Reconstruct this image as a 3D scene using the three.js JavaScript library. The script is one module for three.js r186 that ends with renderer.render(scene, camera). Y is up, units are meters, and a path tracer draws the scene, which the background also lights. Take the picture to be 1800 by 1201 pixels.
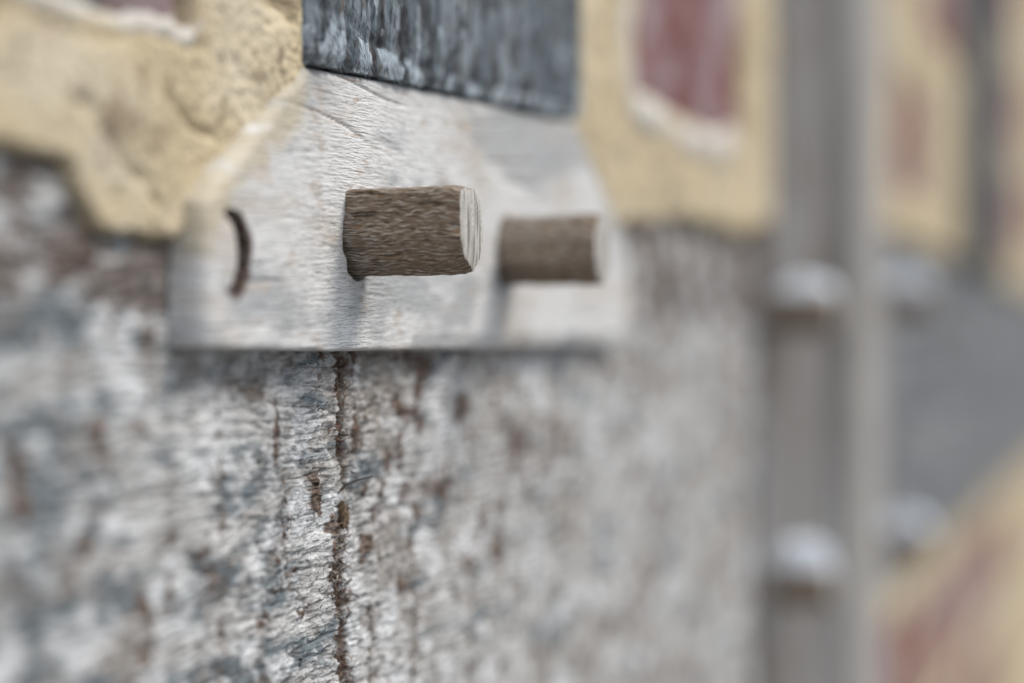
import * as THREE from 'three';

// ---------------------------------------------------------------- camera, sky, sun, exposure
// The facade is the plane z = 0 (x along the wall, z out of it); eye height is 1.3 m.
const EYE = 1.3;
const scene = new THREE.Scene();
const camera = new THREE.PerspectiveCamera(17.07, 1024 / 683, 0.02, 60);
camera.position.set(-0.5478, EYE, 0.1946);
camera.lookAt(-0.5478 + 0.9627, EYE + 0.0019, 0.1946 - 0.2706);
camera.focus = 0.578;
camera.userData.fStop = 4.0;
scene.add(camera);

const renderer = new THREE.WebGLRenderer({ antialias: true });
renderer.setSize(1024, 683);
renderer.toneMapping = THREE.LinearToneMapping;
renderer.toneMappingExposure = 1.72;
renderer.shadowMap.enabled = true;

{ // overcast winter sky: brighter towards the zenith, slightly blue
  const w = 64, h = 32, d = new Float32Array(w * h * 4);
  for (let j = 0; j < h; j++) for (let i = 0; i < w; i++) {
    const el = ((j + 0.5) / h - 0.5) * Math.PI, s = Math.sin(el), o = (j * w + i) * 4;
    const l = s > 0 ? 0.62 * (1 + 2 * s) / 1.8 : 0.2;
    d[o] = l * 0.93; d[o + 1] = l; d[o + 2] = l * 1.10; d[o + 3] = 1;
  }
  const t = new THREE.DataTexture(d, w, h, THREE.RGBAFormat, THREE.FloatType);
  t.mapping = THREE.EquirectangularReflectionMapping; t.magFilter = THREE.LinearFilter; t.needsUpdate = true;
  scene.background = t; scene.environment = t;
}
const sun = new THREE.DirectionalLight(0xfff6ea, 1.3);
sun.position.set(1.0, EYE + 2.7, 2.3); sun.target.position.set(0.2, EYE, 0);
sun.castShadow = true; sun.shadow.radius = 42; sun.shadow.mapSize.set(2048, 2048);
Object.assign(sun.shadow.camera, { left: -3, right: 3, top: 3, bottom: -3, near: 0.1, far: 12 });
scene.add(sun, sun.target);

// ---------------------------------------------------------------- helpers
function rng(seed) { let a = seed >>> 0; return () => { a = (a + 0x6D2B79F5) | 0; let t = Math.imul(a ^ (a >>> 15), 1 | a); t = (t + Math.imul(t ^ (t >>> 7), 61 | t)) ^ t; return ((t ^ (t >>> 14)) >>> 0) / 4294967296; }; }
const PERM = new Uint8Array(512), GX = new Float32Array(256), GY = new Float32Array(256);
{ const r = rng(71), p = [...Array(256).keys()]; for (let i = 255; i > 0; i--) { const k = Math.floor(r() * (i + 1)); [p[i], p[k]] = [p[k], p[i]]; }
  for (let i = 0; i < 512; i++) PERM[i] = p[i & 255]; for (let i = 0; i < 256; i++) { const a = r() * 6.2832; GX[i] = Math.cos(a); GY[i] = Math.sin(a); } }
function n2(x, y) { // gradient noise, about -1..1
  const xi = Math.floor(x), yi = Math.floor(y), fx = x - xi, fy = y - yi, X = xi & 255, Y = yi & 255;
  const u = fx * fx * fx * (fx * (fx * 6 - 15) + 10), v = fy * fy * fy * (fy * (fy * 6 - 15) + 10);
  const a = PERM[PERM[X] + Y], b = PERM[PERM[X + 1] + Y], c = PERM[PERM[X] + Y + 1], d = PERM[PERM[X + 1] + Y + 1];
  const l = GX[a] * fx + GY[a] * fy, m = GX[b] * (fx - 1) + GY[b] * fy, n = GX[c] * fx + GY[c] * (fy - 1), o = GX[d] * (fx - 1) + GY[d] * (fy - 1);
  return 1.5 * (l + u * (m - l) + v * (n + u * (o - n) - l - u * (m - l)));
}
function fbm(x, y, oct = 4) { let s = 0, a = 0.5, f = 1; for (let i = 0; i < oct; i++) { s += a * n2(x * f + i * 17.3, y * f + i * 9.1); a *= 0.5; f *= 2.03; } return s; }
const clamp = (x, a = 0, b = 1) => Math.min(b, Math.max(a, x));
const sm = (a, b, x) => { const t = clamp((x - a) / (b - a)); return t * t * (3 - 2 * t); };
const mix = (a, b, t) => a + (b - a) * t;
const mix3 = (a, b, t) => [mix(a[0], b[0], t), mix(a[1], b[1], t), mix(a[2], b[2], t)];
function curve(pts) { return (x) => { if (x <= pts[0][0]) return pts[0][1]; for (let i = 1; i < pts.length; i++) if (x <= pts[i][0]) { const [a, b] = pts[i - 1], [c, d] = pts[i]; return b + (d - b) * (x - a) / (c - a); } return pts[pts.length - 1][1]; }; }
function distTo(pts, x, y) { let m = 9; for (let i = 1; i < pts.length; i++) { const [ax, ay] = pts[i - 1], [bx, by] = pts[i]; const t = clamp(((x - ax) * (bx - ax) + (y - ay) * (by - ay)) / ((bx - ax) ** 2 + (by - ay) ** 2)); m = Math.min(m, Math.hypot(x - ax - t * (bx - ax), y - ay - t * (by - ay))); } return m; }
const enc = (v) => { v = clamp(v); return Math.round(255 * (v <= 0.0031308 ? v * 12.92 : 1.055 * v ** (1 / 2.4) - 0.055)); };

// A surface: colour (linear albedo) and fine relief computed over a rectangle in metres.
function surface({ w, h, x0, y0, W, H, color, relief, bump = 0.0005, rough = 0.85, extra = {} }) {
  const c = new Uint8Array(w * h * 4), b = new Uint8Array(w * h * 4);
  for (let j = 0; j < h; j++) for (let i = 0; i < w; i++) {
    const x = x0 + (i + 0.5) / w * W, y = y0 + (j + 0.5) / h * H, o = (j * w + i) * 4, k = color(x, y), r = Math.round(255 * clamp(relief(x, y)));
    c[o] = enc(k[0]); c[o + 1] = enc(k[1]); c[o + 2] = enc(k[2]); c[o + 3] = 255; b[o] = b[o + 1] = b[o + 2] = r; b[o + 3] = 255;
  }
  const tex = (d) => { const t = new THREE.DataTexture(d, w, h); t.wrapS = t.wrapT = THREE.MirroredRepeatWrapping; t.magFilter = THREE.LinearFilter; t.minFilter = THREE.LinearMipmapLinearFilter; t.generateMipmaps = true; t.needsUpdate = true; return t; };
  const map = tex(c); map.colorSpace = THREE.SRGBColorSpace;
  const m = new THREE.MeshPhysicalMaterial({ map, bumpMap: tex(b), bumpScale: bump, roughness: rough, specularIntensity: 0.12, ...extra });
  m.userData.uv = (x, y) => [(x - x0) / W, (y - y0) / H];
  return m;
}
// spacing list: [[from, step], ..., [to]]
function spaced(list) { const o = []; for (let i = 0; i < list.length - 1; i++) { const a = list[i][0], b = list[i + 1][0], n = Math.max(1, Math.round((b - a) / list[i][1])); for (let k = 0; k < n; k++) o.push(a + (b - a) * k / n); } o.push(list[list.length - 1][0]); return o; }
// A solid with a worked front: a grid of columns xs between the edges yb(x) and yt(x), front depth zf(x, y), flat back at zb.
function slab({ xs, vs, yb, yt, zf, zb, uv }) {
  const P = [], U = [], I = [], nx = xs.length, ny = vs.length;
  const put = (x, y, z, dx = 0, dy = 0) => { P.push(x, y, z); const t = uv(x + dx, y + dy); U.push(t[0], t[1]); return P.length / 3 - 1; };
  for (const x of xs) { const b = yb(x), t = yt(x); for (const v of vs) { const y = b + (t - b) * v; put(x, y, zf(x, y)); } }
  for (let i = 0; i < nx - 1; i++) for (let j = 0; j < ny - 1; j++) { const a = i * ny + j, b = a + ny; I.push(a, b, b + 1, a, b + 1, a + 1); }
  const ring = (ids, ex, ey) => { // side walls, their grain running on over the edge
    let prev = null;
    for (const id of ids) {
      const x = P[id * 3], y = P[id * 3 + 1], z = P[id * 3 + 2], row = [];
      for (let k = 0; k <= 3; k++) { const zz = z + (zb - z) * k / 3; row.push(put(x, y, zz, ex * (z - zz), ey * (z - zz))); }
      if (prev) for (let k = 0; k < 3; k++) I.push(prev[k], prev[k + 1], row[k + 1], prev[k], row[k + 1], row[k]);
      prev = row;
    }
  };
  const seq = (n, f) => Array.from({ length: n }, (_, k) => f(k));
  ring(seq(nx, (i) => i * ny), 0, -1); ring(seq(ny, (j) => (nx - 1) * ny + j), 1, 0);
  ring(seq(nx, (i) => (nx - 1 - i) * ny + ny - 1), 0, 1); ring(seq(ny, (j) => ny - 1 - j), -1, 0);
  let prev = null;
  for (const x of [xs[0], ...xs.filter((_, i) => i && i % 12 === 0 && i < nx - 1), xs[nx - 1]]) { const r = [put(x, yb(x), zb), put(x, yt(x), zb)]; if (prev) I.push(prev[0], prev[1], r[1], prev[0], r[1], r[0]); prev = r; }
  const g = new THREE.BufferGeometry();
  g.setAttribute('position', new THREE.Float32BufferAttribute(P, 3)); g.setAttribute('uv', new THREE.Float32BufferAttribute(U, 2)); g.setIndex(I); g.computeVertexNormals();
  return g;
}
const lin = (n) => Array.from({ length: n + 1 }, (_, k) => k / n);
function mesh(name, g, m, parent) { const o = new THREE.Mesh(g, m); o.name = name; o.castShadow = o.receiveShadow = true; parent.add(o); return o; }
const used = {};
function numbered(n) { const k = used[n] = (used[n] ?? -1) + 1; return k ? `${n}_${String(k).padStart(3, '0')}` : n; }
function thing(name, label, category, group) { const o = new THREE.Group(); o.name = numbered(name); o.position.y = EYE; o.userData = { label, category }; if (group) o.userData.group = group; scene.add(o); return o; }
function solo(name, g, m, label, category, group) { const o = mesh(numbered(name), g, m, scene); o.position.y = EYE; o.userData = { label, category }; if (group) o.userData.group = group; return o; }
// From here on heights y are measured from eye height.

// ---------------------------------------------------------------- ground and wall core
const groundMat = surface({ w: 256, h: 256, x0: 0, y0: 0, W: 2, H: 2, color: (x, y) => { const v = 0.13 + 0.05 * fbm(x * 9, y * 9) + 0.03 * n2(x * 60, y * 60); return [v, v * 0.98, v * 0.95]; }, relief: (x, y) => 0.5 + 0.4 * fbm(x * 30, y * 30), bump: 0.004 });
{ const g = new THREE.PlaneGeometry(40, 40); g.rotateX(-Math.PI / 2); const u = g.attributes.uv; for (let i = 0; i < u.count; i++) u.setXY(i, u.getX(i) * 20, u.getY(i) * 20);
  const o = mesh('ground', g, groundMat, scene); o.userData = { kind: 'structure', label: 'grey paved ground at the foot of the wall', category: 'ground' }; }

const OCHRE = [0.545, 0.45, 0.30];
const mortarColor = (x, y) => {
  let c = mix3(OCHRE, [0.60, 0.52, 0.39], sm(-0.1, 0.5, fbm(x * 22 + 3, y * 30, 4)));
  c = mix3(c, [0.27, 0.205, 0.14], 0.85 * sm(0.12, 0.5, fbm(x * 38 + 40, y * 55, 5)));
  c = mix3(c, [0.58, 0.55, 0.50], 0.6 * sm(0.2, 0.5, fbm(x * 14 + 80, y * 18, 4)));
  c = mix3(c, [0.20, 0.15, 0.10], 0.6 * sm(0.42, 0.6, n2(x * 150 + 5, y * 170)));
  const g = 1 + 0.2 * n2(x * 900, y * 900) + 0.13 * n2(x * 300, y * 300);
  return [c[0] * g, c[1] * g, c[2] * g];
};
const mortarMat = surface({ w: 1024, h: 1024, x0: -0.25, y0: 0, W: 0.3, H: 0.3, color: mortarColor, relief: (x, y) => 0.5 + 0.28 * n2(x * 420, y * 420) + 0.25 * n2(x * 900, y * 900) + 0.25 * fbm(x * 90, y * 90), bump: 0.0011, rough: 0.95 });
const uvMortar = mortarMat.userData.uv;
{ const g = new THREE.BoxGeometry(7.6, 3.4, 0.2, 4, 4, 1); const p = g.attributes.position, u = g.attributes.uv; for (let i = 0; i < p.count; i++) u.setXY(i, ...uvMortar(p.getX(i), p.getY(i) + p.getZ(i)));
  const o = mesh('wall', g, mortarMat, scene); o.position.set(1.8, 1.7, -0.16); o.userData = { kind: 'structure', label: 'core of the half-timbered wall behind the timbers', category: 'wall' }; }

// ---------------------------------------------------------------- old sill beam
const CRACKS = [ // upright splits full of torn brown fibre: x, half width, from, to, strength
  [0.0115, 0.0050, -0.14, 0.0, 1], [-0.066, 0.004, -0.2, -0.012, 0.4], [0.033, 0.0025, -0.12, -0.07, 0.6], [0.131, 0.005, -0.2, -0.005, 0.4],
  [-0.028, 0.003, -0.06, -0.03, 0.5], [0.070, 0.003, -0.1, -0.05, 0.4]];
const crackX = (k, y) => CRACKS[k][0] + 0.0045 * n2(y * 42 + k * 7, k * 3.1) + 0.0016 * n2(y * 190, k * 5.7 + 2);
function crackAt(x, y) { let s = 0;
  for (let k = 0; k < CRACKS.length; k++) { const [, w, a, b, g] = CRACKS[k]; if (y < a || y > b) continue;
    const ww = w * (0.55 + 0.75 * n2(y * 60 + k * 11, 4.2) + 0.5 * n2(y * 260, k + 0.5)); if (ww <= 0.0004) continue;
    const d = Math.abs(x - crackX(k, y) + 0.0012 * n2(x * 500, y * 700)) / ww; if (d < 1) s = Math.max(s, g * (1 - d * d)); }
  return s; }
const warpY = (x, y) => y + 0.0012 * n2(x * 10, y * 22) + 0.0003 * n2(x * 70, y * 120) + 0.00012 * n2(x * 260, y * 300);
const dab = (x, y) => fbm(x * 70 + 31, y * 82 + 8, 5) + 0.22 * n2(x * 9 + 2, y * 16);   // patches where bark-brown fibre is left
const flake = (x, y) => fbm(x * 95 + 140, y * 125, 4);                                     // small lifted scales of pale surface
function beamZ(x, y) {
  const v = warpY(x, y);
  let z = 0.0016 * n2(x * 10 + 5, y * 15) + 0.0004 * fbm(x * 30, v * 120, 3);
  const f = 1 - Math.abs(n2(x * 12 + 9, v * 190)); z -= 0.0010 * f ** 20;             // drying splits along the grain
  const f2 = 1 - Math.abs(n2(x * 40 + 50, v * 600)); z -= 0.0005 * f2 ** 8;
  const d = dab(x, y); z += 0.0004 * sm(0.25, 0.4, d) * (1 + 1.6 * n2(x * 330, y * 420)) - 0.0008 * sm(0.2, 0.5, fbm(x * 70 + 11, y * 110, 3));
  z += 0.0005 * sm(0.06, 0.12, flake(x, y)) + 0.0003 * n2(x * 200, v * 800) + 0.00025 * n2(x * 500, y * 900);
  return z - 0.0024 * crackAt(x, y);
}
const WHITE = [0.46, 0.456, 0.45];
function beamColor(x, y) {
  const v = warpY(x, y);
  let c = mix3(WHITE, [0.305, 0.28, 0.256], sm(-0.15, 0.32, fbm(x * 11 + 7, y * 24, 5) + (x > 0.2 + 0.1 * n2(y * 20, 3) ? 0.12 : 0)));
  c = mix3(c, [0.14, 0.168, 0.185], 0.92 * sm(-0.04, 0.26, fbm(x * 15 + 60, v * 85, 5) + 0.06 - 1.3 * clamp(x + 0.05, -0.12, 0.12)));   // silver-grey bare wood, darker leftwards: frame-corner dimming painted in
  c = mix3(c, [0.285, 0.265, 0.25], 0.7 * sm(0.04, 0.3, fbm(x * 60 + 160, y * 85, 6)));            // grey-brown weathering
  c = mix3(c, [0.63, 0.635, 0.64], 0.85 * sm(0.05, 0.28, fbm(x * 36 + 20, y * 60, 5)));                 // leftovers of limewash
  c = mix3(c, [0.66, 0.655, 0.65], 0.4 * sm(0.06, 0.12, flake(x, y)));
  const ft = sm(-0.3, 0.4, n2(x * 300, y * 1100) + 0.6 * n2(x * 700, y * 700)); c = mix3(c, [0.17 - 0.1 * ft, 0.118 - 0.072 * ft, 0.09 - 0.055 * ft], 0.92 * sm(0.22, 0.36, dab(x, y) + 0.12 * n2(x * 420, y * 600)));    // brown fibre
  c = mix3(c, [0.13, 0.10, 0.085], 0.8 * sm(0.1, 0.24, fbm(x * 34, y * 60 + 50, 5) + (y > 0.008 + 0.01 * fbm(x * 50, 7) ? 0.2 : -0.2)));            // brown blotches, most on the unwashed upper edge
  const fis = 1 - Math.abs(n2(x * 12 + 9, v * 190)); c = mix3(c, [0.10, 0.085, 0.08], 0.7 * sm(0.96, 0.99, fis) * sm(-0.1, 0.3, n2(x * 20, y * 90)));
  c = mix3(c, [0.12, 0.08, 0.055], 0.9 * sm(0.12, 0.5, crackAt(x, y) + 0.35 * n2(x * 260, y * 800)));
  const g = 1 + 0.3 * n2(x * 150, v * 1300) + 0.26 * n2(x * 500, v * 2400) + 0.12 * n2(x * 900, y * 900) - 0.42 * sm(0.4, 0.65, n2(x * 80 + 8, v * 950)) - 0.35 * sm(0.45, 0.62, n2(x * 300 + 8, y * 700 + 20));
  return [c[0] * g, c[1] * g, c[2] * g];
}
const beamMat = surface({ w: 2048, h: 1536, x0: -0.32, y0: -0.19, W: 1.0, H: 0.26, color: beamColor, relief: (x, y) => { const v = warpY(x, y); return 0.5 + 0.3 * n2(x * 150, v * 1300) + 0.22 * n2(x * 420, v * 1900) + 0.15 * n2(x * 900, v * 2500); }, bump: 0.0006, rough: 0.9 });
{
  const xs = spaced([[-0.9, 0.02], [-0.3, 0.004], [-0.19, 0.002], [-0.06, 0.0008], [0.09, 0.0016], [0.2, 0.004], [0.66]]);
  const zf = (x, y) => { const e = 0.662 - x, r = 0.014; let z = -0.009 + beamZ(x, y); if (e < r) z -= r - Math.sqrt(Math.max(0, r * r - (r - e) ** 2)); return z; };
  solo('sill_beam', slab({ xs, vs: spaced([[0, 0.01], [0.36, 0.002], [1]]), yb: () => -0.19, yt: () => 0.07, zf, zb: -0.07, uv: beamMat.userData.uv }), beamMat, 'weathered whitish grey old beam with split brown cracks below the pale block', 'beam', 'horizontal timbers of the wall');
}

// ---------------------------------------------------------------- old dark post above the block
const postBottom = curve([[-0.05, 0.0672], [-0.0386, 0.0676], [0.02, 0.0705], [0.0835, 0.0734], [0.2255, 0.0795]]);
function postLip(x) { return mix(0.0125, 0.0045, sm(-0.035, 0.07, x)) + 0.0015 * n2(x * 60, 3.3); }
function postZ(x, y) {
  const w = x + 0.0008 * n2(x * 40, y * 14), h = y - postBottom(x);
  let z = 0.0030 + 0.0006 * n2(x * 30, y * 6) + 0.0005 * fbm(w * 170, y * 9, 3);
  const f = 1 - Math.abs(n2(w * 120 + 4, y * 6)); z -= 0.0014 * f ** 12;
  const f2 = 1 - Math.abs(n2(w * 380 + 7, y * 12)); z -= 0.0006 * f2 ** 6;
  const lip = postLip(x);
  const g = Math.exp(-(((h - lip) / 0.0024) ** 2)); z -= 0.0011 * g * (0.5 + 0.7 * n2(x * 160, y * 160));
  z += 0.0009 * fbm(x * 150, y * 150, 4) * sm(lip * 1.8, lip * 0.6, h) + 0.00025 * n2(w * 900, y * 260) - 0.0008 * sm(0.003, 0, h);
  const e = x + 0.0386, r = 0.006 + 0.0012 * n2(y * 60, 6); if (e < r) z -= r - Math.sqrt(Math.max(0, r * r - (r - e) ** 2));
  return z;
}
function postColor(x, y) {
  const w = x + 0.0008 * n2(x * 40, y * 14), h = y - postBottom(x);
  let c = mix3([0.135, 0.162, 0.182], [0.26, 0.295, 0.32], sm(-0.15, 0.4, fbm(w * 150, y * 16, 4)));
  c = mix3(c, [0.05, 0.048, 0.05], 0.85 * sm(0.04, 0.3, fbm(w * 200 + 40, y * 22, 4)));
  c = mix3(c, [0.17, 0.115, 0.08], 0.65 * sm(0.2, 0.4, fbm(w * 130 + 90, y * 50, 4)));
  c = mix3(c, [0.06, 0.06, 0.065], 0.8 * sm(0.05, 0.22, fbm(x * 70 + 70, y * 90, 5)));                       // charred-looking blotches
  c = mix3(c, [0.42, 0.475, 0.52], 0.85 * sm(0.06, 0.24, fbm(x * 110 + 15, y * 75, 5) + (h < 0.8 * postLip(x) + 0.003 * fbm(x * 200, y * 200) ? 0.13 : -0.25)));   // frost caught in the frayed foot
  const g = 1 + 0.3 * n2(w * 1300, y * 140) + 0.22 * n2(w * 700, y * 500) - 0.45 * sm(0.4, 0.6, n2(w * 800 + 5, y * 110)); return [c[0] * g, c[1] * g, c[2] * g];
}
const postMat = surface({ w: 1536, h: 1024, x0: -0.06, y0: 0.05, W: 0.3, H: 0.15, color: postColor, relief: (x, y) => 0.5 + 0.32 * n2(x * 1300, y * 130) + 0.25 * n2(x * 600, y * 260), bump: 0.0007, rough: 0.85 });
solo('timber_post', slab({ xs: spaced([[-0.0386, 0.0003], [-0.03, 0.0006], [0.06, 0.0014], [0.225]]), vs: spaced([[0, 0.0006], [0.08, 0.002], [0.25, 0.02], [1]]), yb: (x) => postBottom(x) + 0.0007 * n2(x * 330, 2) + 0.0004 * n2(x * 900, 6), yt: () => 0.55, zf: postZ, zb: -0.07, uv: postMat.userData.uv }), postMat, 'dark blue-grey weathered post standing on top of the pale block', 'post', 'upright timbers of the wall');

// ---------------------------------------------------------------- pale repair block
const blockTop = curve([[-0.0965, 0.0315], [-0.0386, 0.0668], [0.02, 0.0699], [0.0835, 0.0728], [0.2255, 0.0786], [0.2964, 0.045], [0.3165, 0.033]]);
const blockBottom = curve([[-0.0965, -0.0004], [-0.02, -0.0013], [0.1, -0.001], [0.3165, 0.0]]);
const BORES = [[0.0012, 0.0278, 0.0112], [0.1395, 0.0298, 0.0107]];   // bored holes round the two pegs
const HOLE = [-0.0825, 0.0205, 0.0094];
function blockZ(x, y) {
  let z = 0.0005 * n2(x * 14, y * 26) + 0.00008 * n2(x * 90, y * 420);
  { const v = sawY(x, y), k = 1 - Math.abs(n2(x * 7 + 3, v * 75)); z -= 0.0009 * k ** 45 * sm(0.0, 0.35, n2(x * 16 + 40, y * 40)); }   // drying checks
  const hx = x - HOLE[0], hy = y - HOLE[1], hd = Math.hypot(hx, hy) + 0.0007 * n2(x * 300, y * 300); if (hd < HOLE[2] + 0.0008 * n2(x * 120, y * 500)) return -0.011;
  for (const [px, py, pr] of BORES) { const bd = Math.hypot(x - px, y - py) + 0.0005 * n2(x * 260, y * 260); if (bd < pr) return -0.008; z -= 0.0007 * Math.exp(-(bd - pr) / 0.0006) * (0.6 + n2(x * 300, y * 300)); }
  const slope = x < -0.0386 ? 0.85 : 1, r = 0.0022 + 0.0003 * n2(x * 50, y * 50);
  const dl = x + 0.0965, dr = 0.3165 - x, db = y - blockBottom(x), dt = (blockTop(x) - y) * (x > 0.2255 || x < -0.0386 ? slope : 1);
  for (const [d, k] of [[dl, 2.0], [dr, 1], [dt, x < -0.0386 ? 1.6 : 1]]) { const R = r * k; if (d < R) z -= R - Math.sqrt(Math.max(0, R * R - (R - d) ** 2)); }
  const rb = 0.0011 + 0.0006 * n2(x * 90, 2.5); if (db < rb) z -= rb - Math.sqrt(Math.max(0, rb * rb - (rb - db) ** 2));
  const ch = (0.0046 + 0.0006 * n2(x * 40, 9)) * sm(0.040, 0.046, x); if (db < ch) z -= 0.38 * (ch - db);
  return z;
}
const sawY = (x, y) => y + 0.0010 * n2(x * 9, y * 18) - 0.03 * x + 0.0001 * n2(x * 60, y * 150) + 0.00006 * n2(x * 220, y * 400);
function blockColor(x, y) {
  const v = sawY(x, y);
  let c = mix3([0.64, 0.632, 0.622], [0.53, 0.485, 0.435], 0.85 * sm(0.0, 0.45, fbm(x * 17 + 13, v * 50, 4)));
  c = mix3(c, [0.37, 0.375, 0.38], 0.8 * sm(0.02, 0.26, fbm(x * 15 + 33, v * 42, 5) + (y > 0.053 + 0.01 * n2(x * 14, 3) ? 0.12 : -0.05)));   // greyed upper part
  c = mix3(c, [0.42, 0.34, 0.27], 0.45 * sm(0.22, 0.42, fbm(x * 50 + 63, v * 170, 4)));
  c = mix3(c, [0.40, 0.30, 0.23], 0.6 * sm(0.2, 0.4, fbm(x * 120 + 5, v * 420, 3)) * sm(0.03, 0.0, Math.abs(x - 0.0)) * sm(0.03, 0.05, y));
  const hx = (x - HOLE[0]) / 1.1, hd = Math.hypot(hx, y - HOLE[1]); c = mix3(c, [0.085, 0.05, 0.035], 0.9 * sm(0.0112, 0.0098, hd + 0.0012 * n2(x * 180, y * 180)) * sm(-0.004, 0.003, hx));   // rotten brown rim of the bored hole
  const st = Math.abs(x - 0.0045 + 0.003 * n2(y * 70, 8)); c = mix3(c, [0.24, 0.19, 0.15], 0.55 * sm(0.004, 0.0, st) * sm(0.0155, 0.018, 0.0355 - y) * sm(0.004, 0.012, y) * sm(-0.4, 0.4, n2(x * 200, y * 500)));   // darker streak under the peg
  c = mix3(c, [0.50, 0.39, 0.30], 0.45 * sm(0.36, 0.5, fbm(x * 30 + 70, y * 60, 3)));
  c = mix3(c, [0.53, 0.46, 0.33], 0.75 * sm(-0.25, 0.15, fbm(x * 60 + 7, y * 90, 4) + 0.2 * sm(0.010, 0.002, blockTop(x) - y)) * sm(-0.03, -0.045, x) * sm(0.016, 0.008, blockTop(x) - y));   // mortar smeared over the sloped edge
  const l = n2(x * 70, v * 1250); const g = 1 + 0.13 * l + 0.12 * n2(x * 190, v * 2700) + 0.07 * n2(x * 500, v * 1700) - 0.32 * sm(0.3, 0.65, n2(x * 85 + 8, v * 1500 + 3)) * sm(-0.2, 0.4, n2(x * 25, y * 60)) - 0.25 * sm(0.45, 0.6, n2(x * 260 + 80, v * 1900));
  return [c[0] * g, c[1] * g, c[2] * g];
}
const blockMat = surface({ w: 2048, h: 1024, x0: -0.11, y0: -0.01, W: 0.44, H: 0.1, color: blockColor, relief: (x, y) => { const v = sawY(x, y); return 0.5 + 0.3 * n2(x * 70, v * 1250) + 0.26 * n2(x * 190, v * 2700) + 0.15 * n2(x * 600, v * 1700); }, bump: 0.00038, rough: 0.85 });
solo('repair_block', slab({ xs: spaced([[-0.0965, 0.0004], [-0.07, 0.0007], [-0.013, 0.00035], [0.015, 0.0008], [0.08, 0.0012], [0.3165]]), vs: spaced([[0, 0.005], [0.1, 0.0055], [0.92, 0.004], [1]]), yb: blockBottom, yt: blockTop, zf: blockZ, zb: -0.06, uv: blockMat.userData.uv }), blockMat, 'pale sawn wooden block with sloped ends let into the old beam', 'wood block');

// ---------------------------------------------------------------- pegs
const pegSide = surface({ w: 1024, h: 1024, x0: 0, y0: 0, W: 0.06, H: 0.075, color: (x, y) => { // x along the peg, y round it
  const v = y + 0.0010 * n2(x * 60, y * 90) + 0.0003 * n2(x * 260, y * 300); let c = mix3([0.235, 0.178, 0.132], [0.45, 0.40, 0.345], sm(-0.12, 0.32, fbm(x * 260, v * 1500, 5) + 0.14 * n2(x * 40, y * 60)));
  c = mix3(c, [0.07, 0.048, 0.036], 0.75 * sm(0.1, 0.28, fbm(x * 260 + 40, v * 1900, 4))); c = mix3(c, [0.30, 0.19, 0.10], 0.5 * sm(0.24, 0.42, fbm(x * 140 + 9, v * 300, 3)));
  const g = 1 + 0.28 * n2(x * 600, v * 3900) - 0.55 * sm(0.5, 0.66, n2(x * 55 + 4, v * 520)); return [c[0] * g, c[1] * g, c[2] * g]; },
  relief: (x, y) => { const v = y + 0.0010 * n2(x * 60, y * 90) + 0.0003 * n2(x * 260, y * 300); return 0.5 + 0.4 * fbm(x * 260, v * 1700, 4) + 0.25 * n2(x * 500, v * 2900) - 0.4 * sm(0.5, 0.66, n2(x * 55 + 4, v * 520)); }, bump: 0.0006, rough: 0.85 });
const pegEnd = surface({ w: 512, h: 512, x0: -0.013, y0: -0.013, W: 0.026, H: 0.026, color: (x, y) => { const w = x + 0.0006 * n2(x * 80, y * 60);
  let c = mix3([0.50, 0.475, 0.44], [0.35, 0.32, 0.285], sm(-0.2, 0.4, fbm(w * 400, y * 60, 3))); const l = Math.sin(w * 2300 + 2 * n2(w * 200, y * 40)); c = mix3(c, [0.10, 0.085, 0.075], 0.8 * sm(0.55, 0.95, l) * sm(-0.5, 0.3, n2(w * 300, y * 90)));
  const g = 1 + 0.2 * n2(x * 1500, y * 900); return [c[0] * g, c[1] * g, c[2] * g]; },
  relief: (x, y) => { const w = x + 0.0006 * n2(x * 80, y * 60); return 0.6 - 0.4 * sm(0.5, 1, Math.sin(w * 2300 + 2 * n2(w * 200, y * 40))) + 0.15 * n2(x * 1800, y * 1000); }, bump: 0.0005, rough: 0.85 });
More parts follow.
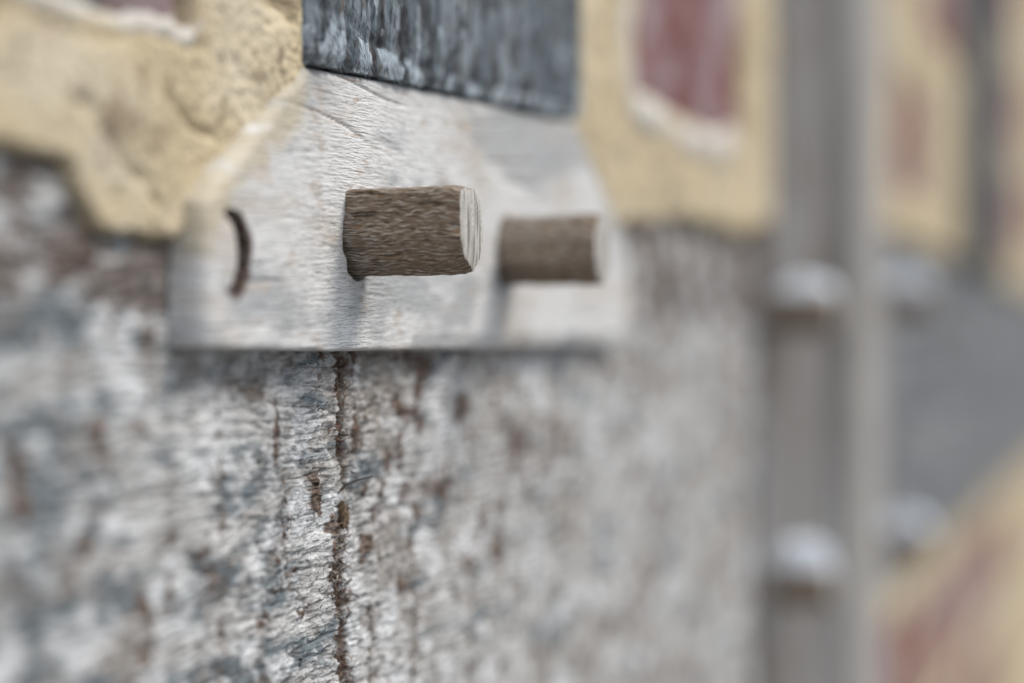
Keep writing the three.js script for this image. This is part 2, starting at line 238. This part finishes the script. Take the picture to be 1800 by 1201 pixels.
// outline: corners of the hewn cross-section; from base point to tip point; seed for the surface
function makePeg(outline, base, tip, seed, label) {
  const t = thing('wooden_peg', label, 'peg', 'wooden pegs driven into the timbers'); t.position.set(base[0], EYE + base[1], base[2]);
  const N = 72, pts = [], per = []; const m = outline.length;
  for (let k = 0; k < N; k++) { // slightly rounded polygon
    const at = (s) => { s = ((s % m) + m) % m; const i = Math.floor(s), f = s - i, a = outline[i], b = outline[(i + 1) % m]; return [mix(a[0], b[0], f), mix(a[1], b[1], f)]; };
    const s = k / N * m; let x = 0, y = 0; for (let q = -3; q <= 3; q++) { const p = at(s + q * 0.035); x += p[0] / 7; y += p[1] / 7; } pts.push([x, y]); }
  let L = 0; for (let k = 0; k < N; k++) { per.push(L); const a = pts[k], b = pts[(k + 1) % N]; L += Math.hypot(a[0] - b[0], a[1] - b[1]); } per.push(L);
  const len = tip[2] - base[2], M = 40, P = [], U = [], I = [], start = -0.02; const edge = [];
  for (let j = 0; j <= M; j++) { const z = start + (len - start) * j / M, f = z / len, cx = (tip[0] - base[0]) * f, cy = (tip[1] - base[1]) * f;
    for (let k = 0; k <= N; k++) { const [px, py] = pts[k % N], kk = k % N, d = Math.hypot(px, py);
      let r = 1 + (0.00045 * n2(z * 60 + seed * 9, kk * 0.33) + 0.0003 * n2(z * 300 + seed, kk * 0.9) + (j >= M - 1 ? 0.0007 * n2(kk * 0.45, seed + 0.4) - 0.0003 : 0)) / d; if (j === M) r *= 0.972; else if (j === M - 1) r *= 0.996;
      const X = cx + px * r, Y = cy + py * r, Z = j === M ? z : Math.min(z, len - 0.0005); P.push(X, Y, Z); U.push((z + 0.022) / 0.06, per[k] / 0.075 + (seed - 1) * 0.23); if (j === M && k < N) edge.push([X, Y, Z]); } }
  for (let j = 0; j < M; j++) for (let k = 0; k < N; k++) { const a = j * (N + 1) + k, b = a + N + 1; I.push(a, a + 1, b + 1, a, b + 1, b); }
  const g = new THREE.BufferGeometry(); g.setAttribute('position', new THREE.Float32BufferAttribute(P, 3)); g.setAttribute('uv', new THREE.Float32BufferAttribute(U, 2)); g.setIndex(I); g.computeVertexNormals();
  mesh('shaft', g, pegSide, t);
  const Q = [], V = [], J = [], R = 10, cx = tip[0] - base[0], cy = tip[1] - base[1];
  for (let i = 0; i <= R; i++) for (let k = 0; k < N; k++) { const f = i / R, X = mix(cx, edge[k][0], f), Y = mix(cy, edge[k][1], f); Q.push(X, Y, len + 0.0004 * (1 - f ** 4) + (i < R ? 0.0003 * n2(X * 300 + seed, Y * 120) : 0)); V.push((X - cx + 0.013) / 0.026, (Y - cy + 0.013) / 0.026); }
  for (let i = 0; i < R; i++) for (let k = 0; k < N; k++) { const a = i * N + k, b = i * N + (k + 1) % N; J.push(a, a + N, b + N, a, b + N, b); }
  const e = new THREE.BufferGeometry(); e.setAttribute('position', new THREE.Float32BufferAttribute(Q, 3)); e.setAttribute('uv', new THREE.Float32BufferAttribute(V, 2)); e.setIndex(J); e.computeVertexNormals();
  mesh('end_face', e, pegEnd, t);
  return t;
}
const hewn = [[-0.0108, 0.0105], [0.002, 0.0113], [0.0078, 0.0078], [0.0102, 0.001], [0.0086, -0.0055], [0.002, -0.0110], [-0.006, -0.0078], [-0.0106, -0.002]].reverse();
const ccw = (p) => { let a = 0; p.forEach((q, i) => { const r = p[(i + 1) % p.length]; a += q[0] * r[1] - r[0] * q[1]; }); return a > 0 ? p : p.slice().reverse(); };
function roundish(seed, r, n = 9) { const q = rng(seed); return Array.from({ length: n }, (_, k) => { const a = (k + 0.35 * (q() - 0.5)) / n * 6.2832, s = r * (1 + 0.09 * (q() - 0.5)); return [Math.cos(a) * s, Math.sin(a) * s]; }); }
makePeg(ccw(hewn), [0.001, 0.0285, 0], [-0.0035, 0.0288, 0.0312], 1, 'sharp brown hewn peg in the middle of the pale block');
makePeg(ccw(roundish(5, 0.0113)), [0.1395, 0.0298, 0], [0.1290, 0.0296, 0.0330], 2, 'blurred brown round peg at the right side of the pale block');
const FAR = [ // base, tip, seed, label, snow height, snow label
  [[0.727, 0.0185, -0.012], [0.722, 0.0180, 0.026], 3, 'upper peg beside the old beam\'s right end, under a broad snow cap', 0.010, 'broad snow cap on the upper peg beside the beam end'],
  [[0.735, -0.1360, -0.012], [0.728, -0.1365, 0.023], 4, 'lower peg beside the old beam\'s right end, under a round snow lump', 0.017, 'bright round snow lump on the lower peg beside the beam end'],
  [[1.215, 0.0330, -0.01], [1.205, 0.0330, 0.034], 5, 'upper peg right of the narrow proud post, capped with snow', 0.014, 'snow cap on the upper peg right of the narrow post'],
  [[1.215, -0.1520, -0.01], [1.205, -0.1520, 0.034], 6, 'lower peg right of the narrow proud post, capped with snow', 0.015, 'snow cap on the lower peg right of the narrow post']];
const snowMat = new THREE.MeshPhysicalMaterial({ color: new THREE.Color().setRGB(0.82, 0.86, 0.92), roughness: 0.8, specularIntensity: 0.3 });
// a lump of snow: rests on a peg along z, sinks to the peg's flank
function snow(at, len, half, high, seed, label) {
  const P = [], I = [], M = 28, N = 24;
  for (let j = 0; j <= M; j++) for (let k = 0; k <= N; k++) { const s = j / M * 2 - 1, a = k / N * Math.PI, e = Math.sqrt(Math.max(0, 1 - Math.abs(s) ** 3)), q = 1 + 0.2 * n2(j * 0.13 + seed * 5, k * 0.16);
    P.push(Math.cos(a) * half * e * q, Math.sin(a) * high * e * q - 0.15 * half * Math.cos(a) ** 2 - (1 - e) * 0.001, s * len / 2); }
  for (let j = 0; j < M; j++) for (let k = 0; k < N; k++) { const a = j * (N + 1) + k, b = a + N + 1; I.push(a, b + 1, b, a, a + 1, b + 1); }
  for (let j = 0; j < M; j++) { const a = j * (N + 1), b = a + N + 1; I.push(a, b, b + N, a, b + N, a + N); }
  const g = new THREE.BufferGeometry(); g.setAttribute('position', new THREE.Float32BufferAttribute(P, 3)); g.setIndex(I); g.computeVertexNormals();
  const o = solo('snow_cap', g, snowMat, label, 'snow', 'snow lying on the pegs'); o.position.set(at[0], EYE + at[1], at[2]); return o;
}
for (const [b, t, s, label, h, sl] of FAR) { makePeg(ccw(roundish(s * 3, 0.0115)), b, t, s, label); snow([(b[0] + t[0]) / 2, b[1] + 0.0098, (b[2] + t[2]) / 2 + 0.001], (t[2] - b[2]) * 0.97, 0.0080, h, s, sl); }
snow([-0.0035, 0.0385, 0.0195], 0.0165, 0.0045, 0.0017, 9, 'thin streak of snow on top of the sharp brown peg');
{ // sawn-off peg in its bored hole
  const N = 48, P = [], U = [], I = [], r0 = 0.0080;
  for (const [f, z] of [[1, -0.02], [1, -0.0022], [0.93, -0.0012], [0.6, -0.0006], [0, -0.0003]]) for (let k = 0; k <= N; k++) { const a = k / N * 6.2832, r = r0 * f * (1 + 0.06 * n2(Math.cos(a) * 2, Math.sin(a) * 2)); const x = Math.cos(a) * r, y = Math.sin(a) * r * 1.1; P.push(x, y, z); U.push(...blockMat.userData.uv(0.05 + x + z, 0.03 + y)); }
  for (let j = 0; j < 4; j++) for (let k = 0; k < N; k++) { const a = j * (N + 1) + k, b = a + N + 1; I.push(a, a + 1, b + 1, a, b + 1, b); }
  const g = new THREE.BufferGeometry(); g.setAttribute('position', new THREE.Float32BufferAttribute(P, 3)); g.setAttribute('uv', new THREE.Float32BufferAttribute(U, 2)); g.setIndex(I); g.computeVertexNormals();
  const o = solo('peg_stub', g, blockMat, 'pale peg sawn off flush in a dark-rimmed hole, left end of block', 'peg'); o.position.set(-0.0845, EYE + 0.0203, 0);
}

// ---------------------------------------------------------------- infill of mortar and bricks
const brickMat = surface({ w: 512, h: 512, x0: 0, y0: 0, W: 0.3, H: 0.3, color: (x, y) => { let c = mix3([0.17, 0.065, 0.06], [0.24, 0.125, 0.12], sm(-0.2, 0.4, fbm(x * 20, y * 24, 4))); c = mix3(c, [0.34, 0.275, 0.285], 0.85 * sm(-0.1, 0.35, fbm(x * 16 + 30, y * 20, 4))); const g = 1 + 0.2 * n2(x * 400, y * 400); return [c[0] * g, c[1] * g, c[2] * g]; }, relief: (x, y) => 0.5 + 0.4 * fbm(x * 160, y * 160), bump: 0.001, rough: 0.95 });
const limeMat = surface({ w: 256, h: 256, x0: 0, y0: 0, W: 0.2, H: 0.2, color: (x, y) => { const v = 1 + 0.15 * fbm(x * 60, y * 60) + 0.1 * n2(x * 400, y * 400); return [0.60 * v, 0.56 * v, 0.50 * v]; }, relief: (x, y) => 0.5 + 0.4 * fbm(x * 200, y * 200), bump: 0.001, rough: 0.95 });
function brick(parent, x0, x1, y0, y1, z, seed) { // worn brick with knocked corners
  const e = Math.min(0.012, (x1 - x0) * 0.12), zf = (x, y) => { const d = Math.min(x - x0, x1 - x, y - y0, y1 - y) + 0.003 * n2(x * 50 + seed, y * 50); return z + 0.0015 * n2(x * 30 + seed, y * 30) + 0.001 * n2(x * 110, y * 110) - (d < e ? 0.6 * (e - d) ** 2 / e : 0); };
  return mesh('brick', slab({ xs: spaced([[x0, (x1 - x0) / 36], [x1]]), vs: lin(24), yb: (x) => y0 + 0.003 * n2(x * 40 + seed, 1), yt: (x) => y1 + 0.003 * n2(x * 40 + seed, 5), zf, zb: z - 0.05, uv: (x, y) => [x / 0.3 + seed * 0.37, y / 0.3 + seed * 0.21] }), brickMat, parent);
}
function limeEdge(parent, L, z0, rad) { // a bead of old lime, flattened and uneven
  const k = rad / 0.0075, c = new THREE.CatmullRomCurve3(L.map(([x, y]) => new THREE.Vector3(x, y, z0))), g = new THREE.TubeGeometry(c, 60, rad, 10), p = g.attributes.position, u = g.attributes.uv;
  for (let i = 0; i < p.count; i++) { const x = p.getX(i), y = p.getY(i), z = p.getZ(i); p.setXYZ(i, x + 0.004 * k * n2(x * 60 / k, y * 60 / k), y + 0.004 * k * n2(x * 50 / k + 5, y * 60 / k), z0 + (z - z0) * 0.5 + 0.001 * k * n2(x * 90, y * 90)); u.setXY(i, x / 0.2, y / 0.2); }
  g.computeVertexNormals(); const o = mesh('lime_edge', g, limeMat, parent); o.userData.label = 'whitish lime left along the edge of the brick';
}
function rimOf(x0, x1, y0, y1, x, y) { return Math.max(x0 - x, x - x1, y0 - y, y - y1); } // distance outside a brick, negative inside
{ // left of the post
  const t = thing('brick_infill', 'rough ochre mortar infill left of the dark post', 'infill', 'brick infill panels');
  const low = curve([[-0.6, 0.04], [-0.1765, 0.0363], [-0.1634, 0.0359], [-0.1495, 0.0353], [-0.1459, 0.0296], [-0.1385, 0.0233], [-0.1296, 0.022], [-0.1162, 0.0227], [-0.1078, 0.0215], [-0.09, 0.024], [-0.03, 0.05]]);
  const seams = [[[-0.1491, 0.049], [-0.1393, 0.0467], [-0.1317, 0.0407], [-0.1211, 0.0358], [-0.1072, 0.0308], [-0.1065, 0.022]], [[-0.1065, 0.0548], [-0.0977, 0.0509], [-0.0911, 0.0479], [-0.08, 0.0455]], [[-0.1738, 0.0603], [-0.1535, 0.0615], [-0.1338, 0.0617], [-0.1232, 0.0634]], [[-0.1036, 0.0684], [-0.0947, 0.0659], [-0.0886, 0.0648], [-0.0870, 0.0700]], [[-0.0585, 0.081], [-0.0557, 0.0749], [-0.0413, 0.0775]]];
  const bricks = [[-0.168, -0.092, 0.0655, 0.14], [-0.0575, -0.043, 0.0775, 0.14]];
  const zf = (x, y) => { const wx = x + 0.002 * n2(x * 90, y * 90), wy = y + 0.002 * n2(x * 90 + 9, y * 90);
    let z = -0.0055 + 0.0045 * sm(-0.085, -0.04, x) + 0.0006 * n2(x * 40, y * 50) + 0.0003 * n2(x * 120, y * 130) + 0.0003 * n2(x * 400, y * 400);
    seams.forEach((s, i) => { const d = distTo(s, wx, wy); z -= (i < 2 ? 0.0022 : 0.0014) * Math.exp(-((d / 0.0010) ** 2)) * (0.7 + 0.6 * n2(x * 140, y * 140)); });
    for (const b of bricks) z -= 0.0045 * sm(0.0012, -0.003, rimOf(...b, wx, wy));
    z -= 0.016 * sm(0.0012, -0.0025, y - low(x) - 0.0012 * n2(x * 160, 4) - 0.0006 * n2(x * 500, 8));
    return z; };
  mesh('mortar', slab({ xs: spaced([[-0.6, 0.01], [-0.2, 0.0018], [-0.12, 0.0012], [-0.07, 0.0006], [-0.036]]), vs: spaced([[0, 0.0016], [0.17, 0.02], [1]]), yb: () => 0.012, yt: () => 0.55, zf, zb: -0.07, uv: uvMortar }), mortarMat, t);
  bricks.forEach((b, i) => brick(t, b[0] - 0.003, b[1] + 0.003, b[2] - 0.003, b[3], -0.0072, i + 1));
  limeEdge(t, [[-0.172, 0.0660], [-0.155, 0.0655], [-0.135, 0.0645], [-0.118, 0.0665], [-0.104, 0.0675], [-0.094, 0.0665], [-0.088, 0.0700], [-0.0865, 0.08]], -0.0066, 0.0022);
}
{ // between the dark post and the twin posts
  const t = thing('brick_infill', 'ochre mortar with one large dusky red brick right of the dark post', 'infill', 'brick infill panels');
  const low = curve([[0.2, 0.03], [0.29, 0.03], [0.33, 0.048], [0.386, 0.0496], [0.446, 0.0551], [0.514, 0.056], [0.591, 0.0545], [0.652, 0.0629], [0.69, 0.064]]);
  const B = [0.345, 0.595, 0.102, 0.185];
  const zf = (x, y) => { const wx = x + 0.006 * n2(x * 30, y * 30), wy = y + 0.005 * n2(x * 25 + 9, y * 30);
    let z = -0.0045 + 0.0018 * n2(x * 22, y * 26) + 0.001 * n2(x * 80, y * 80);
    z -= 0.012 * sm(0.003, -0.004, rimOf(...B, wx, wy)); z -= 0.018 * sm(0.002, -0.004, y - low(x) - 0.003 * n2(x * 60, 4)); return z; };
  mesh('mortar', slab({ xs: spaced([[0.218, 0.003], [0.69]]), vs: spaced([[0, 0.005], [0.36, 0.02], [1]]), yb: () => 0.02, yt: () => 0.55, zf, zb: -0.07, uv: uvMortar }), mortarMat, t);
  brick(t, 0.338, 0.602, 0.096, 0.19, -0.0070, 4);
  // lime left on the brick's lower and left edges
  const L = [[0.325, 0.19], [0.326, 0.15], [0.328, 0.115], [0.333, 0.099], [0.38, 0.095], [0.46, 0.092], [0.52, 0.094], [0.565, 0.1]];
  limeEdge(t, L, -0.0065, 0.0075);
}

// ---------------------------------------------------------------- the timbers farther along the wall
const greyWood = surface({ w: 512, h: 1024, x0: 0, y0: 0, W: 0.4, H: 1.2, color: (x, y) => { const w = x + 0.004 * n2(x * 20, y * 5); let c = mix3([0.235, 0.23, 0.228], [0.14, 0.12, 0.105], sm(-0.15, 0.35, fbm(w * 50, y * 6, 4))); c = mix3(c, [0.12, 0.098, 0.08], 0.75 * sm(0.05, 0.3, fbm(x * 16 + 3, y * 7 + 2, 4))); c = mix3(c, [0.33, 0.332, 0.335], 0.6 * sm(0.1, 0.4, fbm(w * 34 + 20, y * 9, 4))); c = mix3(c, [0.13, 0.1, 0.08], 0.7 * sm(0.26, 0.4, fbm(w * 70 + 50, y * 8, 4))); const g = 1 + 0.2 * n2(w * 500, y * 40); return [c[0] * g, c[1] * g, c[2] * g]; }, relief: (x, y) => 0.5 + 0.35 * fbm(x * 160, y * 16, 3) + 0.2 * n2(x * 500, y * 40), bump: 0.002, rough: 0.9 });
const uvUp = greyWood.userData.uv, uvAlong = (x, y) => uvUp(y + 0.3, x);
const darkWood = surface({ w: 256, h: 512, x0: 0, y0: 0, W: 0.4, H: 1.2, color: (x, y) => { const v = 1 + 0.8 * fbm(x * 60, y * 6, 4); return [0.085 * v, 0.095 * v, 0.105 * v]; }, relief: (x, y) => 0.5 + 0.35 * fbm(x * 160, y * 16, 3), bump: 0.002, rough: 0.9 });  // dark grey of the far post, deepened as painted corner falloff
const paleWood = surface({ w: 256, h: 512, x0: 0, y0: 0, W: 0.4, H: 1.2, color: (x, y) => { const v = 1 + 0.5 * fbm(x * 50, y * 6, 4); return [0.37 * v, 0.35 * v, 0.33 * v]; }, relief: (x, y) => 0.5 + 0.35 * fbm(x * 160, y * 16, 3), bump: 0.002, rough: 0.9 });
const slateWood = surface({ w: 512, h: 512, x0: 0, y0: 0, W: 0.8, H: 1.2, color: (x, y) => { let c = mix3([0.15, 0.16, 0.172], [0.26, 0.262, 0.268], sm(-0.2, 0.3, fbm(x * 18, y * 5, 4))); c = mix3(c, [0.09, 0.082, 0.075], 0.7 * sm(0.05, 0.3, fbm(x * 16 + 30, y * 9, 4))); return c; }, relief: (x, y) => 0.5 + 0.35 * fbm(x * 120, y * 16, 3), bump: 0.002, rough: 0.9 });  // blue-grey far beam; dimming towards the frame corner painted into its tone
function timber(name, x0, x1, y0, y1, z, along, seed, label, mat = greyWood) {
  const r = 0.007, zf = (x, y) => { const d = Math.min(x - x0, x1 - x, y - y0, y1 - y); const g = along ? n2(x * 4 + seed, y * 50) : n2(x * 50 + seed, y * 4);
    return z + 0.0018 * g + 0.002 * n2(x * 7 + seed, y * 7) - 0.002 * Math.max(0, 1 - Math.abs(along ? n2(x * 3, y * 34 + seed) : n2(x * 34 + seed, y * 3))) ** 10 - (d < r ? r - Math.sqrt(Math.max(0, r * r - (r - d) ** 2)) : 0); };
  const cut = (a, b, s) => spaced([[a, 0.0025], [a + 0.01, s], [b - 0.01, 0.0025], [b]]);
  const ys = cut(y0, y1, along ? 0.006 : 0.02), vs = ys.map((y) => (y - y0) / (y1 - y0));
  solo(name, slab({ xs: cut(x0, x1, along ? 0.02 : 0.005), vs, yb: () => y0, yt: () => y1, zf, zb: -0.07, uv: along ? (x, y) => { const t = uvAlong(x, y); return [t[0] + seed * 0.31, t[1] + seed * 0.17]; } : (x, y) => { const t = uvUp(x, y); return [t[0] + seed * 0.31, t[1] + seed * 0.17]; } }), mat, label, along ? 'beam' : 'post', along ? 'horizontal timbers of the wall' : 'upright timbers of the wall');
}
timber('timber_post', 0.712, 0.983, -1.29, 1.2, -0.012, false, 1, 'broad grey post beside the old beam end carrying two snowy pegs');
timber('timber_post', 0.986, 1.128, -1.29, 1.2, 0.006, false, 2, 'narrow pale grey post standing proud between the two columns of snowy pegs', paleWood);
timber('sill_beam', 1.131, 5.2, -0.2, 0.092, -0.01, true, 3, 'blurred blue-grey beam running off right behind the farthest snowy pegs', slateWood);
timber('timber_post', 1.99, 2.44, 0.095, 1.2, 0.012, false, 4, 'dark grey post farthest right, standing on the blurred beam', darkWood);
function farPanel(label, x0, x1, y0, y1, list, seed) {
  const t = thing('brick_infill', label, 'infill', 'brick infill panels');
  const zf = (x, y) => { let z = -0.006 + 0.003 * n2(x * 9 + seed, y * 12) + 0.0015 * n2(x * 40, y * 40); for (const b of list) z -= 0.016 * sm(0.008, -0.006, rimOf(...b, x + 0.012 * n2(x * 12, y * 12), y + 0.008 * n2(x * 14 + 7, y * 12))); return z; };
  mesh('mortar', slab({ xs: spaced([[x0, 0.01], [x1]]), vs: lin(Math.round((y1 - y0) / 0.008)), yb: () => y0, yt: () => y1, zf, zb: -0.07, uv: uvMortar }), mortarMat, t);
  list.forEach((b, i) => brick(t, b[0] - 0.012, b[1] + 0.012, b[2] - 0.01, b[3] + 0.01, -0.0085, seed + i));
}
farPanel('ochre mortar and red bricks between the narrow post and the farthest post', 1.13, 1.988, 0.094, 0.75, [[1.33, 1.60, 0.135, 0.225], [1.20, 1.42, 0.30, 0.38], [1.60, 1.95, 0.30, 0.40], [1.3, 1.6, 0.45, 0.53]], 11);
farPanel('ochre mortar and red bricks right of the farthest post', 2.442, 5.2, 0.094, 0.9, [[2.62, 2.95, 0.15, 0.24], [2.60, 2.9, 0.31, 0.40], [3.05, 3.4, 0.15, 0.26], [3.05, 3.5, 0.31, 0.42], [2.7, 3.1, 0.48, 0.57], [3.6, 4.0, 0.2, 0.3]], 21);
farPanel('ochre mortar and red bricks under the blurred beam at lower right', 1.13, 5.2, -0.75, -0.202, [[1.22, 1.46, -0.335, -0.232], [1.52, 1.82, -0.335, -0.232], [1.88, 2.25, -0.335, -0.232], [2.31, 2.8, -0.335, -0.232], [1.15, 1.34, -0.47, -0.365], [1.4, 1.68, -0.47, -0.365], [1.74, 2.1, -0.47, -0.365], [2.16, 2.6, -0.47, -0.365]], 31);

// ---------------------------------------------------------------- torn fibres, twig, dead leaf
{
  const N = 14000, r = rng(404), P = [], I = [], S = 7;
  for (let j = 0; j <= S; j++) { const f = j / S, a = f * 2.1, w = 0.12 * (1 - 0.75 * f) , x = Math.sin(a) * 0.5, y = (1 - Math.cos(a)) * 0.5; for (const [u, v] of [[-1, 0], [1, 0], [0, 0.5]]) P.push(x - v * w * Math.sin(a), y + v * w * Math.cos(a), u * w); }
  for (let j = 0; j < S; j++) for (let k = 0; k < 3; k++) { const a = j * 3 + k, b = j * 3 + (k + 1) % 3; I.push(a, a + 3, b + 3, a, b + 3, b); }
  const g = new THREE.BufferGeometry(); g.setAttribute('position', new THREE.Float32BufferAttribute(P, 3)); g.setIndex(I); g.computeVertexNormals();
  const im = new THREE.InstancedMesh(g, new THREE.MeshStandardMaterial({ color: 0xffffff, roughness: 0.9 }), N); im.name = 'wood_fibre'; im.position.y = EYE; im.castShadow = im.receiveShadow = true;
  const o = new THREE.Object3D(), c = new THREE.Color(), tones = [[0.10, 0.065, 0.045], [0.17, 0.115, 0.075], [0.28, 0.21, 0.15], [0.06, 0.04, 0.035], [0.5, 0.46, 0.41], [0.20, 0.10, 0.08]];
  let n = 0;
  while (n < N) {
    let k = 0, x, y, q = r(), pale = false;
    if (q < 0.34) k = 0; else if (q < 0.42) k = 1 + Math.floor(r() * 5); else k = -1;
    if (k >= 0) { const C = CRACKS[k]; y = mix(Math.max(C[2], -0.12), C[3], r()); if (n2(y * 70 + k * 11, 4.2) + 0.35 * n2(y * 260, k) < r() * 0.9 - 0.45) continue; x = crackX(k, y) + (r() + r() - 1) * C[1] * 1.15; }
    else { x = mix(-0.045, 0.075, r()); y = mix(-0.12, -0.002, r()); const d = dab(x, y); if (q < 0.6) { if (d < 0.22) continue; } else pale = d < 0.26; }
    if (y < -0.19 || y > -0.001) continue;
    const s = (k >= 0 ? 0.0014 : pale ? 0.0007 : 0.0009) * (0.5 + 1.8 * r() ** 2);
    o.position.set(x, y, -0.009 + beamZ(x, y) - 0.00005); o.rotation.set(r() * 6.28, r() * 6.28, r() * 6.28); o.scale.set(s * (1 + r()), s * (0.6 + r()), s * (0.5 + 0.6 * r())); o.updateMatrix(); im.setMatrixAt(n, o.matrix);
    const t = pale ? beamColor(x, y) : tones[Math.floor(r() * tones.length)], b = pale ? 0.4 + 0.75 * r() : 1; im.setColorAt(n, c.setRGB(t[0] * b, t[1] * b, t[2] * b)); n++;
  }
  im.userData = { kind: 'stuff', label: 'torn brown wood fibres curling out of the beam cracks', category: 'fibre' }; scene.add(im);
}
{
  const N = 2600, r = rng(77), P = [], I = [], S = 5;
  for (let j = 0; j <= S; j++) { const f = j / S, w = 0.07 * (1 - 0.8 * f); for (const [u, v] of [[-1, 0], [1, 0], [0, 1]]) P.push(u * w, -f, v * w + 0.35 * f * f); }
  for (let j = 0; j < S; j++) for (let k = 0; k < 3; k++) { const a = j * 3 + k, b = j * 3 + (k + 1) % 3; I.push(a, b + 3, a + 3, a, b, b + 3); }
  const g = new THREE.BufferGeometry(); g.setAttribute('position', new THREE.Float32BufferAttribute(P, 3)); g.setIndex(I); g.computeVertexNormals();
  const im = new THREE.InstancedMesh(g, new THREE.MeshStandardMaterial({ color: 0xffffff, roughness: 0.9 }), N); im.name = 'frayed_grain'; im.position.y = EYE; im.castShadow = im.receiveShadow = true;
  const o = new THREE.Object3D(), c = new THREE.Color();
  for (let n = 0; n < N; n++) { const x = mix(-0.036, 0.09, r() ** 1.3), y = postBottom(x) + 0.0012 + (r() ** 1.6) * 0.022, s = 0.0012 + 0.0022 * r() ** 2, t = r() < 0.5 ? [0.05, 0.05, 0.052] : postColor(x, y), b = 0.6 + 0.8 * r();
    o.position.set(x, y, postZ(x, y) - 0.0001); o.rotation.set((r() - 0.6) * 0.7, (r() - 0.5) * 2, (r() - 0.5) * 0.9); o.scale.set(s * 0.5, s, s * 0.5); o.updateMatrix(); im.setMatrixAt(n, o.matrix); im.setColorAt(n, c.setRGB(t[0] * b, t[1] * b, t[2] * b)); }
  im.userData = { kind: 'stuff', label: 'frayed dark wood grain at the foot of the dark post', category: 'fibre' }; scene.add(im);
}
{ // thin twig caught in the crack
  const z0 = -0.009 + beamZ(0.0105, -0.0385), c = new THREE.CatmullRomCurve3([[0.0105, -0.0400, z0 - 0.001], [0.011, -0.0372, z0 + 0.001], [0.012, -0.0355, z0 + 0.0035], [0.0135, -0.0345, z0 + 0.0065], [0.015, -0.0341, z0 + 0.008]].map((p) => new THREE.Vector3(...p)));
  const g = new THREE.TubeGeometry(c, 24, 0.00022, 6), p = g.attributes.position; for (let i = 0; i < p.count; i++) p.setZ(i, p.getZ(i) + 0.0001 * n2(p.getY(i) * 2000, i));
  solo('twig', g, new THREE.MeshStandardMaterial({ color: new THREE.Color().setRGB(0.07, 0.05, 0.04), roughness: 0.8 }), 'thin dark curved twig sticking out of the main crack', 'twig');
}
{ // curled dead leaf scraps in the crack
  const mat = surface({ w: 128, h: 128, x0: 0, y0: 0, W: 0.01, H: 0.01, color: (x, y) => mix3([0.22, 0.155, 0.10], [0.085, 0.055, 0.04], sm(-0.2, 0.4, fbm(x * 900, y * 500, 3))), relief: (x, y) => 0.5 + 0.4 * fbm(x * 1500, y * 1000), bump: 0.0003 });
  const scrap = (x, y, w, h, turn, seed, label) => {
    const P = [], U = [], I = [], M = 14, N = 10;
    for (const side of [0, 1]) for (let j = 0; j <= M; j++) for (let k = 0; k <= N; k++) { const u = k / N * 2 - 1, v = j / M * 2 - 1, e = (1 - v * v) ** 0.5 * (1 + 0.35 * n2(v * 4 + seed, u > 0 ? 3 : 8)), a = u * 1.5; P.push(Math.sin(a) * w * e * 0.6, v * h / 2 + 0.0003 * n2(u * 3 + seed, v * 5), Math.cos(a) * w * 0.8 + 0.0005 * n2(u * 4, v * 6 + seed) - side * 0.00018); U.push(u * 0.3 + 0.5, v * 0.4 + 0.5); }
    const q = (M + 1) * (N + 1); for (let s = 0; s < 2; s++) for (let j = 0; j < M; j++) for (let k = 0; k < N; k++) { const a = s * q + j * (N + 1) + k, b = a + N + 1; s ? I.push(a, b + 1, a + 1, a, b, b + 1) : I.push(a, a + 1, b + 1, a, b + 1, b); }
    const g = new THREE.BufferGeometry(); g.setAttribute('position', new THREE.Float32BufferAttribute(P, 3)); g.setAttribute('uv', new THREE.Float32BufferAttribute(U, 2)); g.setIndex(I); g.computeVertexNormals();
    const o = solo('bark_scrap', g, mat, label, 'bark', 'scraps of bark in the main crack'); o.position.set(x, EYE + y, -0.009 + beamZ(x, y) + w * 0.12); o.rotation.set(0.15, turn, 0.15);
  };
  scrap(0.0118, -0.0440, 0.0022, 0.0075, -0.9, 1, 'curled brown bark scrap in the main crack, below the twig');
  scrap(0.0160, -0.0452, 0.0020, 0.0060, -0.4, 2, 'jagged brown bark scrap right beside the curled scrap');
}
renderer.render(scene, camera);
